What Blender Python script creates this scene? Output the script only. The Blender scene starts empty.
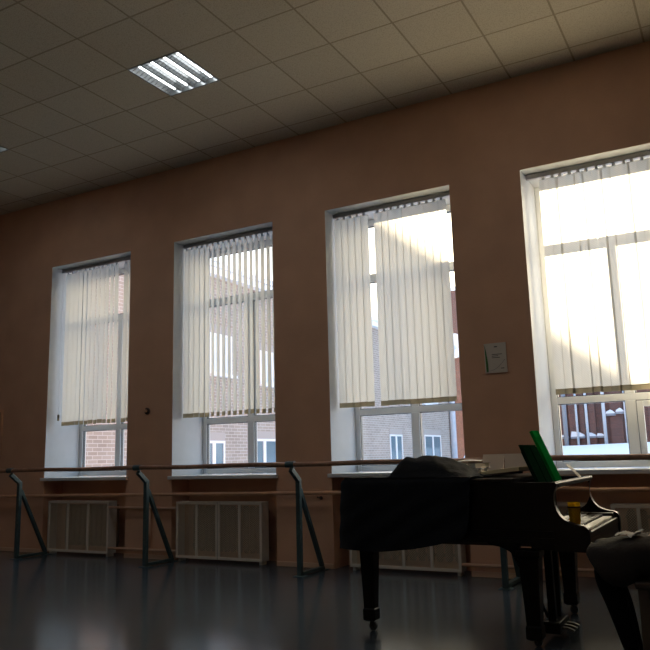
import bpy, bmesh, math, random
from mathutils import Vector, Matrix, noise
random.seed(7)
S = bpy.context.scene
COL = S.collection
PI = math.pi

# ------------------------------------------------------------------ helpers
class MB:
    """collects shapes, then becomes ONE mesh object"""
    def __init__(s): s.bm = bmesh.new(); s.mi = 0
    def _f(s, vs):
        try:
            f = s.bm.faces.new(vs); f.material_index = s.mi; return f
        except ValueError: return None
    def box(s, x0, x1, y0, y1, z0, z1, bev=0.0):
        b = s.bm
        v = [b.verts.new((x, y, z)) for x in (x0, x1) for y in (y0, y1) for z in (z0, z1)]
        fs = [s._f([v[i] for i in q]) for q in ((0,1,3,2),(4,6,7,5),(0,4,5,1),(2,3,7,6),(0,2,6,4),(1,5,7,3))]
        if bev > 0:
            es = {e for f in fs for e in f.edges}
            bmesh.ops.bevel(b, geom=list(es), offset=bev, segments=2, profile=.5, affect='EDGES')
        return s
    def obox(s, c, hx, hy, hz, m=None):
        """oriented box: centre, half vectors as axes of matrix m"""
        m = m or Matrix.Identity(3); c = Vector(c); b = s.bm
        v = [b.verts.new(c + m @ Vector((i*hx, j*hy, k*hz))) for i in (-1,1) for j in (-1,1) for k in (-1,1)]
        for q in ((0,1,3,2),(4,6,7,5),(0,4,5,1),(2,3,7,6),(0,2,6,4),(1,5,7,3)): s._f([v[i] for i in q])
        return s
    def bar(s, p, q, w, d=None, up=(0,0,1)):
        """rectangular bar from p to q"""
        p, q = Vector(p), Vector(q); d = d or w; z = (q-p); L = z.length; z.normalize()
        x = z.cross(Vector(up))
        if x.length < 1e-4: x = z.cross(Vector((1,0,0)))
        x.normalize(); y = z.cross(x)
        return s.obox((p+q)/2, w/2, d/2, L/2, Matrix((x, y, z)).transposed())
    def tube(s, pts, r, n=12, cap=True):
        pts = [Vector(p) for p in pts]; rs = r if isinstance(r, (list, tuple)) else [r]*len(pts)
        rings = []; prev = None
        for i, p in enumerate(pts):
            t = (pts[min(i+1, len(pts)-1)] - pts[max(i-1, 0)]).normalized()
            if prev is None:
                a = t.cross(Vector((0,0,1)))
                if a.length < 1e-3: a = t.cross(Vector((1,0,0)))
            else: a = prev - t*prev.dot(t)
            a.normalize(); prev = a; b = t.cross(a)
            rings.append([s.bm.verts.new(p + (a*math.cos(2*PI*k/n) + b*math.sin(2*PI*k/n))*rs[i]) for k in range(n)])
        for i in range(len(rings)-1):
            for k in range(n): s._f([rings[i][k], rings[i][(k+1)%n], rings[i+1][(k+1)%n], rings[i+1][k]])
        if cap: s._f(rings[0][::-1]); s._f(rings[-1])
        return s
    def lathe(s, c, prof, n=20, axis='z'):
        """profile of (radius, height) about an axis through c"""
        rings = []
        for r, h in prof:
            ring = []
            for k in range(n):
                a = 2*PI*k/n; u, w = r*math.cos(a), r*math.sin(a)
                o = {'z': (u, w, h), 'y': (u, h, w), 'x': (h, u, w)}[axis]
                ring.append(s.bm.verts.new(Vector(c)+Vector(o)))
            rings.append(ring)
        for i in range(len(rings)-1):
            for k in range(n): s._f([rings[i][k], rings[i][(k+1)%n], rings[i+1][(k+1)%n], rings[i+1][k]])
        s._f(rings[0][::-1]); s._f(rings[-1])
        return s
    def prism(s, poly, y0, y1, plane='xz'):
        """polygon extruded along the third axis"""
        def P(a, b, c): return {'xz': (a, c, b), 'xy': (a, b, c), 'yz': (c, a, b)}[plane]
        A = [s.bm.verts.new(P(a, b, y0)) for a, b in poly]; B = [s.bm.verts.new(P(a, b, y1)) for a, b in poly]
        n = len(poly); s._f(A[::-1]); s._f(B)
        for i in range(n): s._f([A[i], A[(i+1)%n], B[(i+1)%n], B[i]])
        return s
    def quad(s, *pts): s._f([s.bm.verts.new(p) for p in pts]); return s
    def grid(s, fn, nu, nv):
        V = [[s.bm.verts.new(fn(i/nu, j/nv)) for j in range(nv+1)] for i in range(nu+1)]
        for i in range(nu):
            for j in range(nv): s._f([V[i][j], V[i+1][j], V[i+1][j+1], V[i][j+1]])
        return V
    def build(s, name, mats, parent=None, smooth=False, weld=0.0, bevel=0.0):
        b = s.bm
        if weld: bmesh.ops.remove_doubles(b, verts=b.verts, dist=weld)
        bmesh.ops.recalc_face_normals(b, faces=b.faces)
        me = bpy.data.meshes.new(name); b.to_mesh(me); b.free()
        o = bpy.data.objects.new(name, me); COL.objects.link(o)
        for m in (mats if isinstance(mats, (list, tuple)) else [mats]): me.materials.append(m)
        if parent is not None: o.parent = parent
        if smooth:
            for p in me.polygons: p.use_smooth = True
        if bevel:
            md = o.modifiers.new('edge', 'BEVEL'); md.width = bevel; md.segments = 2; md.limit_method = 'ANGLE'
        return o

def tag(o, label=None, cat=None, group=None, kind=None):
    if label: o['label'] = label
    if cat: o['category'] = cat
    if group: o['group'] = group
    if kind: o['kind'] = kind
    return o
def thing(name, label=None, cat=None, group=None, kind=None, loc=(0,0,0)):
    o = bpy.data.objects.new(name, None); COL.objects.link(o); o.location = loc; o.empty_display_size = .1
    return tag(o, label, cat, group, kind)
def loc_mb(o):  # children are modelled in world coordinates: undo the base offset
    bpy.context.view_layer.update()
    for c in o.children: c.matrix_parent_inverse = Matrix.Translation(o.location).inverted()
def dup(o, dx=0, dy=0, dz=0, label=None):
    c = o.copy(); COL.objects.link(c); c.location = Vector(o.location)+Vector((dx, dy, dz))
    if label: c['label'] = label
    for ch in o.children:
        d = ch.copy(); COL.objects.link(d); d.parent = c
        for g in ch.children:
            e = g.copy(); COL.objects.link(e); e.parent = d
    return c

# ------------------------------------------------------------------ materials
def mat(name, col, rough=.5, metal=0.0, spec=.5, noise_amt=0.0, noise_scale=8.0, bump=0.0, bump_scale=40.0, coat=0.0, emit=None, sheen=0.0):
    m = bpy.data.materials.new(name); m.use_nodes = True; nt = m.node_tree; N = nt.nodes; L = nt.links
    b = N['Principled BSDF']
    b.inputs['Base Color'].default_value = (*col, 1); b.inputs['Roughness'].default_value = rough
    b.inputs['Metallic'].default_value = metal; b.inputs['Specular IOR Level'].default_value = spec
    b.inputs['Coat Weight'].default_value = coat; b.inputs['Coat Roughness'].default_value = .08
    b.inputs['Sheen Weight'].default_value = sheen
    if emit: b.inputs['Emission Color'].default_value = (*emit[0], 1); b.inputs['Emission Strength'].default_value = emit[1]
    tc = N.new('ShaderNodeTexCoord')
    if noise_amt:
        n = N.new('ShaderNodeTexNoise'); n.inputs['Scale'].default_value = noise_scale; n.inputs['Detail'].default_value = 6
        L.new(tc.outputs['Object'], n.inputs['Vector'])
        r = N.new('ShaderNodeMapRange'); r.inputs['From Min'].default_value = .3; r.inputs['From Max'].default_value = .7
        r.inputs['To Min'].default_value = 1-noise_amt; r.inputs['To Max'].default_value = 1+noise_amt
        L.new(n.outputs['Fac'], r.inputs['Value'])
        mx = N.new('ShaderNodeMix'); mx.data_type = 'RGBA'; mx.blend_type = 'MULTIPLY'; mx.inputs['Factor'].default_value = 1
        mx.inputs['A'].default_value = (*col, 1); L.new(r.outputs['Result'], mx.inputs['B']); L.new(mx.outputs['Result'], b.inputs['Base Color'])
    if bump:
        n2 = N.new('ShaderNodeTexNoise'); n2.inputs['Scale'].default_value = bump_scale; n2.inputs['Detail'].default_value = 4
        L.new(tc.outputs['Object'], n2.inputs['Vector'])
        bp = N.new('ShaderNodeBump'); bp.inputs['Strength'].default_value = bump; bp.inputs['Distance'].default_value = .02
        L.new(n2.outputs['Fac'], bp.inputs['Height']); L.new(bp.outputs['Normal'], b.inputs['Normal'])
    return m

def brick_mat(name, c1, c2, mortar, bw, bh, axes):
    m = bpy.data.materials.new(name); m.use_nodes = True; nt = m.node_tree; N = nt.nodes; L = nt.links
    b = N['Principled BSDF']; b.inputs['Roughness'].default_value = .9
    tc = N.new('ShaderNodeTexCoord'); sp = N.new('ShaderNodeSeparateXYZ'); cb = N.new('ShaderNodeCombineXYZ')
    L.new(tc.outputs['Object'], sp.inputs[0])
    if axes == 'xy+z':   # any vertical wall
        ad = N.new('ShaderNodeMath'); L.new(sp.outputs['X'], ad.inputs[0]); L.new(sp.outputs['Y'], ad.inputs[1]); L.new(ad.outputs[0], cb.inputs['X'])
    L.new(sp.outputs['Z'], cb.inputs['Y'])
    t = N.new('ShaderNodeTexBrick'); L.new(cb.outputs[0], t.inputs['Vector'])
    t.inputs['Scale'].default_value = 1; t.inputs['Brick Width'].default_value = bw; t.inputs['Row Height'].default_value = bh
    t.inputs['Mortar Size'].default_value = bh*.10; t.inputs['Color1'].default_value = (*c1, 1); t.inputs['Color2'].default_value = (*c2, 1); t.inputs['Mortar'].default_value = (*mortar, 1)
    n = N.new('ShaderNodeTexNoise'); n.inputs['Scale'].default_value = 1.3; n.inputs['Detail'].default_value = 5; L.new(tc.outputs['Object'], n.inputs['Vector'])
    r = N.new('ShaderNodeMapRange'); r.inputs['To Min'].default_value = .75; r.inputs['To Max'].default_value = 1.25; L.new(n.outputs['Fac'], r.inputs['Value'])
    mx = N.new('ShaderNodeMix'); mx.data_type = 'RGBA'; mx.blend_type = 'MULTIPLY'; mx.inputs['Factor'].default_value = 1
    L.new(t.outputs['Color'], mx.inputs['A']); L.new(r.outputs['Result'], mx.inputs['B']); L.new(mx.outputs['Result'], b.inputs['Base Color'])
    return m

def ceiling_mat(x0, y0, t):
    m = bpy.data.materials.new('ceiling_tiles'); m.use_nodes = True; nt = m.node_tree; N = nt.nodes; L = nt.links
    b = N['Principled BSDF']; b.inputs['Roughness'].default_value = .95; b.inputs['Specular IOR Level'].default_value = .1
    tc = N.new('ShaderNodeTexCoord'); mp = N.new('ShaderNodeMapping'); mp.vector_type = 'POINT'
    mp.inputs['Location'].default_value = (-x0+30*t, -y0+30*t, 0); L.new(tc.outputs['Object'], mp.inputs[0])
    br = N.new('ShaderNodeTexBrick'); br.offset = 0; br.inputs['Scale'].default_value = 1
    br.inputs['Brick Width'].default_value = t; br.inputs['Row Height'].default_value = t; br.inputs['Mortar Size'].default_value = .009; br.inputs['Mortar Smooth'].default_value = .1
    br.inputs['Color1'].default_value = (.56,.505,.405,1); br.inputs['Color2'].default_value = (.52,.465,.37,1); br.inputs['Mortar'].default_value = (.32,.27,.20,1)
    L.new(mp.outputs[0], br.inputs['Vector'])
    n = N.new('ShaderNodeTexNoise'); n.inputs['Scale'].default_value = 130; n.inputs['Detail'].default_value = 3; L.new(tc.outputs['Object'], n.inputs['Vector'])
    r = N.new('ShaderNodeMapRange'); r.inputs['From Min'].default_value = .35; r.inputs['From Max'].default_value = .5; r.inputs['To Min'].default_value = .72; r.inputs['To Max'].default_value = 1.0
    L.new(n.outputs['Fac'], r.inputs['Value'])
    mx = N.new('ShaderNodeMix'); mx.data_type = 'RGBA'; mx.blend_type = 'MULTIPLY'; mx.inputs['Factor'].default_value = 1
    L.new(br.outputs['Color'], mx.inputs['A']); L.new(r.outputs['Result'], mx.inputs['B']); L.new(mx.outputs['Result'], b.inputs['Base Color'])
    bp = N.new('ShaderNodeBump'); bp.inputs['Strength'].default_value = .5; bp.inputs['Distance'].default_value = .01
    L.new(br.outputs['Fac'], bp.inputs['Height']); bp.invert = True; L.new(bp.outputs['Normal'], b.inputs['Normal'])
    return m

def fabric_mat(name, col, trans, k):
    m = bpy.data.materials.new(name); m.use_nodes = True; nt = m.node_tree; N = nt.nodes; L = nt.links
    for n in list(N):
        if n.type == 'BSDF_PRINCIPLED': N.remove(n)
    out = [n for n in N if n.type == 'OUTPUT_MATERIAL'][0]
    d = N.new('ShaderNodeBsdfDiffuse'); d.inputs['Color'].default_value = (*col, 1)
    t = N.new('ShaderNodeBsdfTranslucent'); t.inputs['Color'].default_value = (*trans, 1)
    mx = N.new('ShaderNodeMixShader'); mx.inputs[0].default_value = k
    # woven rows
    tc = N.new('ShaderNodeTexCoord'); w = N.new('ShaderNodeTexWave'); w.bands_direction = 'DIAGONAL'; w.inputs['Scale'].default_value = 28; w.inputs['Distortion'].default_value = 1.0
    L.new(tc.outputs['Object'], w.inputs['Vector'])
    r = N.new('ShaderNodeMapRange'); r.inputs['To Min'].default_value = .9; r.inputs['To Max'].default_value = 1.05; L.new(w.outputs['Fac'], r.inputs['Value'])
    c = N.new('ShaderNodeMix'); c.data_type = 'RGBA'; c.blend_type = 'MULTIPLY'; c.inputs['Factor'].default_value = 1; c.inputs['A'].default_value = (*trans, 1)
    L.new(r.outputs['Result'], c.inputs['B']); L.new(c.outputs['Result'], t.inputs['Color'])
    L.new(d.outputs[0], mx.inputs[1]); L.new(t.outputs[0], mx.inputs[2]); L.new(mx.outputs[0], out.inputs['Surface'])
    return m

def glass_mat(name, tint=(1,1,1), refl=.08):
    m = bpy.data.materials.new(name); m.use_nodes = True; nt = m.node_tree; N = nt.nodes; L = nt.links
    for n in list(N):
        if n.type == 'BSDF_PRINCIPLED': N.remove(n)
    out = [n for n in N if n.type == 'OUTPUT_MATERIAL'][0]
    t = N.new('ShaderNodeBsdfTransparent'); t.inputs[0].default_value = (*tint, 1)
    g = N.new('ShaderNodeBsdfGlossy'); g.inputs['Roughness'].default_value = .02
    lw = N.new('ShaderNodeLayerWeight'); lw.inputs['Blend'].default_value = .25
    ml = N.new('ShaderNodeMath'); ml.operation = 'MULTIPLY'; ml.inputs[1].default_value = refl*4; L.new(lw.outputs['Fresnel'], ml.inputs[0])
    mx = N.new('ShaderNodeMixShader'); L.new(ml.outputs[0], mx.inputs[0]); L.new(t.outputs[0], mx.inputs[1]); L.new(g.outputs[0], mx.inputs[2]); L.new(mx.outputs[0], out.inputs['Surface'])
    return m

def grille_mat():
    """perforated sheet: rows of small round holes are see-through"""
    m = bpy.data.materials.new('perforated_sheet'); m.use_nodes = True; nt = m.node_tree; N = nt.nodes; L = nt.links
    b = N['Principled BSDF']; b.inputs['Base Color'].default_value = (.60,.48,.34,1); b.inputs['Roughness'].default_value = .6
    out = [n for n in N if n.type == 'OUTPUT_MATERIAL'][0]
    tc = N.new('ShaderNodeTexCoord'); sp = N.new('ShaderNodeSeparateXYZ'); L.new(tc.outputs['Object'], sp.inputs[0])
    def sn(sock, f):
        a = N.new('ShaderNodeMath'); a.operation = 'MULTIPLY'; a.inputs[1].default_value = f; L.new(sock, a.inputs[0])
        s = N.new('ShaderNodeMath'); s.operation = 'SINE'; L.new(a.outputs[0], s.inputs[0]); return s.outputs[0]
    p = N.new('ShaderNodeMath'); p.operation = 'MULTIPLY'; L.new(sn(sp.outputs['X'], 2*PI/.022), p.inputs[0]); L.new(sn(sp.outputs['Z'], 2*PI/.022), p.inputs[1])
    g = N.new('ShaderNodeMath'); g.operation = 'GREATER_THAN'; g.inputs[1].default_value = .02; L.new(p.outputs[0], g.inputs[0])
    t = N.new('ShaderNodeBsdfTransparent'); mx = N.new('ShaderNodeMixShader')
    L.new(g.outputs[0], mx.inputs[0]); L.new(b.outputs[0], mx.inputs[1]); L.new(t.outputs[0], mx.inputs[2]); L.new(mx.outputs[0], out.inputs['Surface'])
    return m

M = {}
M['wall'] = mat('wall_paint', (.64,.365,.235), .7, spec=.2, noise_amt=.06, noise_scale=3, bump=.12, bump_scale=60)
M['reveal'] = mat('reveal_white', (.44,.45,.46), .6, noise_amt=.03)
M['floor'] = mat('linoleum', (.060,.074,.088), .17, spec=.3, noise_amt=.25, noise_scale=2.2, bump=.05, bump_scale=5)
M['floor'].node_tree.nodes['Principled BSDF'].inputs['Specular Tint'].default_value = (.72,.86,1,1)
M['pvc'] = mat('white_plastic', (.66,.67,.68), .35)
M['sill'] = mat('sill_white', (.66,.67,.68), .3)
M['glass'] = glass_mat('window_glass', (.97,.98,.98), .08)
M['vane'] = fabric_mat('blind_fabric', (.64,.64,.61), (.71,.69,.64), .52)
M['weight'] = fabric_mat('blind_hem', (.35,.30,.20), (.22,.18,.11), .35)
M['rail_metal'] = mat('grey_rail', (.34,.32,.31), .45, metal=.3)
M['green_metal'] = mat('teal_steel', (.05,.085,.085), .45, noise_amt=.1)
M['wood'] = mat('barre_wood', (.34,.17,.10), .45, noise_amt=.25, noise_scale=14)
M['tan_wood'] = mat('painted_rail', (.60,.33,.19), .5, noise_amt=.1)
M['cream'] = mat('cream_paint', (.72,.64,.54), .5, noise_amt=.05)
M['grille'] = grille_mat()
M['iron'] = mat('radiator_iron', (.20,.14,.09), .55)
M['pipe'] = mat('pipe_paint', (.63,.38,.25), .5)
M['base'] = mat('baseboard_paint', (.62,.40,.26), .55)
M['piano'] = mat('piano_lacquer', (.006,.004,.003), .3, spec=.12)
M['mirror_lacquer'] = mat('polished_lacquer', (.02,.01,.007), .06, spec=1.0, coat=1.0)
M['piano_inner'] = mat('piano_dark_wood', (.03,.014,.008), .4)
M['gold'] = mat('gold_plate', (.62,.46,.18), .35, metal=.7)
M['string'] = mat('steel_string', (.6,.58,.52), .3, metal=1)
M['felt'] = mat('felt', (.25,.03,.03), .9)
M['ivory'] = mat('ivory', (.75,.72,.65), .25)
M['ebony'] = mat('ebony', (.01,.01,.01), .3)
M['brass'] = mat('brass', (.04,.028,.016), .5, metal=.6)
M['cloth'] = mat('black_cloth', (.009,.010,.013), .9, spec=.15, bump=.25, bump_scale=90, sheen=.03)
M['green'] = mat('green_plastic', (.005,.25,.045), .35)
M['green_lit'] = fabric_mat('lit_green_plastic', (.01,.30,.06), (.01,.45,.09), .5)
M['green_dark'] = mat('dark_green_plastic', (.004,.022,.010), .8, spec=0)
M['paper'] = mat('paper', (.72,.68,.62), .8)
M['paper_warm'] = mat('old_paper', (.72,.58,.46), .8)
M['ink'] = mat('ink', (.06,.06,.06), .7)
M['yellow'] = fabric_mat('yellow_cup', (.62,.42,.02), (.85,.60,.03), .6)
M['dark_brown'] = mat('brown_plastic', (.06,.03,.02), .35)
M['poster'] = mat('poster_paper', (.62,.56,.48), .5)
M['poster_green'] = mat('poster_green', (.03,.16,.03), .5)
M['board'] = mat('pin_board', (.20,.13,.06), .6, noise_amt=.1)
M['skin'] = mat('skin', (.55,.32,.22), .5)
M['hair'] = mat('hair', (.03,.018,.012), .5, bump=.5, bump_scale=70)
M['skirt'] = mat('grey_skirt', (.036,.030,.026), .9, spec=.2, bump=.3, bump_scale=50)
M['tights'] = mat('black_tights', (.004,.004,.005), .9, spec=.1)
M['blouse'] = mat('dark_blouse', (.05,.04,.05), .85, bump=.2)
M['bench'] = mat('bench_wood', (.03,.018,.01), .4)
M['tray'] = mat('lamp_reflector', (.55,.56,.56), .28, metal=.6)
M['louvre'] = mat('lamp_louvre', (.22,.23,.23), .3, metal=.7)
M['tube'] = mat('lamp_tube', (1,1,1), .4, emit=((.92,.97,1.0), 3.2))
M['brick_pale'] = brick_mat('pale_brick', (.33,.275,.24), (.26,.215,.185), (.46,.425,.39), .25, .078, 'xy+z')
M['brick_red'] = brick_mat('red_brick', (.17,.075,.06), (.12,.06,.05), (.12,.08,.07), .26, .09, 'xy+z')
M['concrete'] = mat('grey_lintel', (.36,.32,.30), .9)
M['snow'] = mat('snow', (.80,.84,.90), .7, bump=.2, bump_scale=3)
M['out_glass'] = mat('far_glass', (.10,.16,.20), .12, spec=.7)
M['out_frame'] = mat('far_frame', (.75,.76,.78), .5)
M['galv'] = mat('galvanised', (.50,.55,.62), .5, noise_amt=.06)
M['slate'] = mat('slate_pipe', (.22,.24,.28), .6)

# ------------------------------------------------------------------ the room
D = 6.752; H = 4.667; YO = 7.42; YN = 7.06
OX = [(-7.92,-6.505), (-5.80,-4.375), (-3.70,-2.287), (-1.585,-.17)]
ZT, ZS = 3.722, .905
XL, XR, YB = -11.6, 4.6, -4.5

m = MB()   # window wall: front skin with holes, then reveals and niches
xs = [XL]
for a, b in OX: xs += [a, b]
xs.append(XR)
for i in range(0, len(xs), 2): m.quad((xs[i],D,0),(xs[i+1],D,0),(xs[i+1],D,H+.35),(xs[i],D,H+.35))
for a, b in OX:
    m.quad((a,D,ZT),(b,D,ZT),(b,D,H+.35),(a,D,H+.35))
    m.mi = 1
    m.quad((a,D,ZS),(a,YO,ZS),(a,YO,ZT),(a,D,ZT)); m.quad((b,D,ZS),(b,YO,ZS),(b,YO,ZT),(b,D,ZT)); m.quad((a,D,ZT),(b,D,ZT),(b,YO,ZT),(a,YO,ZT))
    m.mi = 0
    m.quad((a,D,0),(a,YN,0),(a,YN,ZS),(a,D,ZS)); m.quad((b,D,0),(b,YN,0),(b,YN,ZS),(b,D,ZS)); m.quad((a,YN,0),(b,YN,0),(b,YN,ZS),(a,YN,ZS))
    m.quad((a,D,ZS),(b,D,ZS),(b,YO,ZS),(a,YO,ZS))
# outer skin
xs2 = [XL-.3] + xs[1:-1] + [XR+.3]
for i in range(0, len(xs2), 2): m.quad((xs2[i],YO,-1),(xs2[i+1],YO,-1),(xs2[i+1],YO,H+.8),(xs2[i],YO,H+.8))
for a, b in OX:
    m.quad((a,YO,ZT),(b,YO,ZT),(b,YO,H+.8),(a,YO,H+.8)); m.quad((a,YO,-1),(b,YO,-1),(b,YO,ZS),(a,YO,ZS))
w = m.build('wall_back', [M['wall'], M['reveal']], weld=.0005); tag(w, kind='structure')
M['pale_wall'] = mat('pale_wall_paint', (.72,.62,.52), .7)
tag(MB().box(XL-.3, XL, YB, YO, -.2, H+.4).build('wall_left', M['wall']), kind='structure')
tag(MB().box(XR, XR+.3, YB, YO, -.2, H+.4).build('wall_right', M['pale_wall']), kind='structure')
tag(MB().box(XL-.3, XR+.3, YB-.3, YB, -.2, H+.4).build('wall_front', M['pale_wall']), kind='structure')
tag(MB().box(XL-.3, XR+.3, YB-.3, YN+.02, -.2, 0).build('floor', M['floor']), kind='structure')
# ceiling with recesses for the two lamps
T = .6; GX, GY = -1.603, 6.4895
LAMPS = [(GX-5*T, GY-3*T), (GX-10*T, GY-3*T)]
m = MB()
gx = [XL-.1] + [GX+T*i for i in range(-16, 11) if XL < GX+T*i < XR] + [XR+.1]
gy = [YB-.1] + [GY-T*i for i in range(18, -1, -1) if GY-T*i > YB] + [D+.05]
for i in range(len(gx)-1):
    for j in range(len(gy)-1):
        if any(abs(gx[i]-a) < .01 and abs(gy[j]-b) < .01 for a, b in LAMPS): continue
        m.quad((gx[i],gy[j],H),(gx[i],gy[j+1],H),(gx[i+1],gy[j+1],H),(gx[i+1],gy[j],H))
tag(m.build('ceiling', ceiling_mat(GX, GY, T), weld=.001), kind='structure')
tag(MB().box(XL-.3, XR+.3, YB-.3, YO, H+.4, H+.6).build('ceiling', M['concrete']), kind='structure')
# baseboards on the piers
k = 0
m = MB()
for i in range(0, len(xs), 2): m.box(xs[i]+.004, xs[i+1]-.004, D-.018, D-.001, .001, .05)
tag(m.build('baseboard_back', M['base'], bevel=.004), kind='structure')

# ------------------------------------------------------------------ windows
YF = 7.32
for n, (a, b) in enumerate(OX):
    root = thing('window_%d' % (n+1), kind='structure', loc=((a+b)/2, YF, ZS))
    c = (a+b)/2; y0, y1 = YF, YF+.07; F = M['pvc']
    m = MB()
    zb, zt = ZS+.03, ZT-.002
    m.box(a+.001, a+.055, y0, y1, zb, zt); m.box(b-.055, b-.001, y0, y1, zb, zt)
    m.box(a+.055, b-.055, y0, y1, zb, zb+.06); m.box(a+.055, b-.055, y0, y1, zt-.07, zt)
    m.box(a+.055, b-.055, y0, y1, 1.535, 1.60); m.box(a+.055, b-.055, y0, y1, 3.005, 3.09)
    m.box(c-.045, c+.045, y0-.004, y1, zb+.06, 1.535); m.box(c-.04, c+.04, y0-.004, y1, 1.60, 3.005)
    fr = m.build('window_frame', F, root, bevel=.004)
    m = MB()   # dark rubber gaskets around the lower lights
    panes = [(p, q, z0, z1) for p, q in ((a+.055, c-.045), (c+.045, b-.055)) for z0, z1 in ((zb+.06, 1.535), (1.60, 3.005))] + [(a+.055, b-.055, 3.09, zt-.07)]
    for p, q, z0, z1 in panes:
        g = .007
        m.box(p, p+g, y0+.012, y0+.05, z0, z1); m.box(q-g, q, y0+.012, y0+.05, z0, z1)
        m.box(p+g, q-g, y0+.012, y0+.05, z0, z0+g); m.box(p+g, q-g, y0+.012, y0+.05, z1-g, z1)
    m.build('gasket', M['ebony'], fr)
    if n == 3:   # the opening sash on the right
        m = MB(); p, q = c+.052, b-.062; z0, z1 = zb+.067, 1.528
        m.box(p, p+.055, y0-.018, y0+.011, z0, z1); m.box(q-.055, q, y0-.018, y0+.011, z0, z1); m.box(p+.055, q-.055, y0-.018, y0+.011, z0, z0+.055); m.box(p+.055, q-.055, y0-.018, y0+.011, z1-.055, z1)
        sh = m.build('sash', F, root, bevel=.004)
        MB().box(p+.012, p+.04, y0-.03, y0-.019, 1.10, 1.16).build('handle', M['pvc'], sh, bevel=.004)
    for p, q, z0, z1 in panes:
        MB().quad((p,y0+.03,z0),(q,y0+.03,z0),(q,y0+.03,z1),(p,y0+.03,z1)).build('pane', M['glass'], root)
    MB().box(a-.03, b+.03, D-.045, D-.001, ZS-.012, ZS+.026).box(a+.001, b-.001, D-.001, YF+.05, ZS+.001, ZS+.026).build('window_sill', M['sill'], root, bevel=.005)
    loc_mb(root)

# ------------------------------------------------------------------ vertical blinds
YV = 6.93; VW = .089; VZ0, VZ1 = 1.598, 3.668
def vane_mesh(name, z0, z1, mt):
    m = MB()
    m.grid(lambda u, v: ((u-.5)*VW, .004*math.cos((u-.5)*PI), z0+(z1-z0)*v), 4, 6)
    o = m.build(name, mt, smooth=True); me = o.data; bpy.data.objects.remove(o); return me
VM = vane_mesh('vane', VZ0+.04, VZ1-.015, M['vane']); WM = vane_mesh('hem_weight', VZ0, VZ0+.05, M['weight'])
def blind(idx, a, b, label, items, ctrl=None):
    root = thing('vertical_blind', label, 'blind', 'vertical blinds in the tall windows', loc=((a+b)/2, YV, VZ1+.03))
    m = MB(); m.box(a+.012, b-.012, YV-.022, YV+.022, VZ1+.004, VZ1+.048)
    m.build('headrail', M['rail_metal'], root, bevel=.004)
    for x, ang, dz in items:
        v = bpy.data.objects.new('vane', VM); COL.objects.link(v); v.parent = root
        v.location = (x, YV, dz); v.rotation_euler.z = ang
        wv = bpy.data.objects.new('hem_weight', WM); COL.objects.link(wv); wv.parent = v; wv.location = (0,-.002,0)
        c = MB(); c.box(-.014, .014, -.008, .004, VZ1-.022, VZ1+.004); co = c.build('carrier', M['pvc'], v)
    if ctrl:
        m = MB(); m.tube([(ctrl, YV-.03, VZ1), (ctrl, YV-.03, 1.74)], .0025, 6); ch = m.build('chain', M['pvc'], root)
        MB().lathe((ctrl, YV-.03, 1.66), [(.004,0),(.014,.006),(.014,.075),(.005,.085)], 10).build('chain_weight', M['weight'], ch)
    loc_mb(root)
R = math.radians
rj = lambda s: random.uniform(-s, s)
# W1: mostly shut, a gap near its right side
a, b = OX[0]
it = []
for i in range(16):
    x = a+.118+.081*i
    if i == 12: continue
    ang = R(-3+rj(9))
    if i in (7, 9, 10): ang = R(-15)
    if i == 11: ang = R(-10)
    it.append((x, ang, rj(.004)))
blind(0, a, b, 'pale vertical blind in the farthest left window, one wide gap near its right', it, a+.05)
# W2: slats turned open
a, b = OX[1]
it = [(a+.052+.0795*i, R(-4-3*i) if i < 5 else R(-28+rj(4)), rj(.004)) for i in range(17)]
blind(1, a, b, 'vertical blind turned open in second window, brick wall showing between its slats', it)
# W3: five slats, a gap, then ten overlapping slats
a, b = OX[2]
it = [(a+.062+.080*i, R(-2+rj(8)), rj(.003)) for i in range(16) if i != 5]
blind(2, a, b, 'cream vertical blind behind the piano with gap after its fifth slat', it)
# W4: shut, glowing in the sun
a, b = OX[3]
it = [(a+.175+.0795*i + .006*math.sin(2.3*i), R(0+rj(2)), rj(.003)) for i in range(15)]
blind(3, a, b, 'sunlit closed vertical blind in the rightmost window', it)

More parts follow.
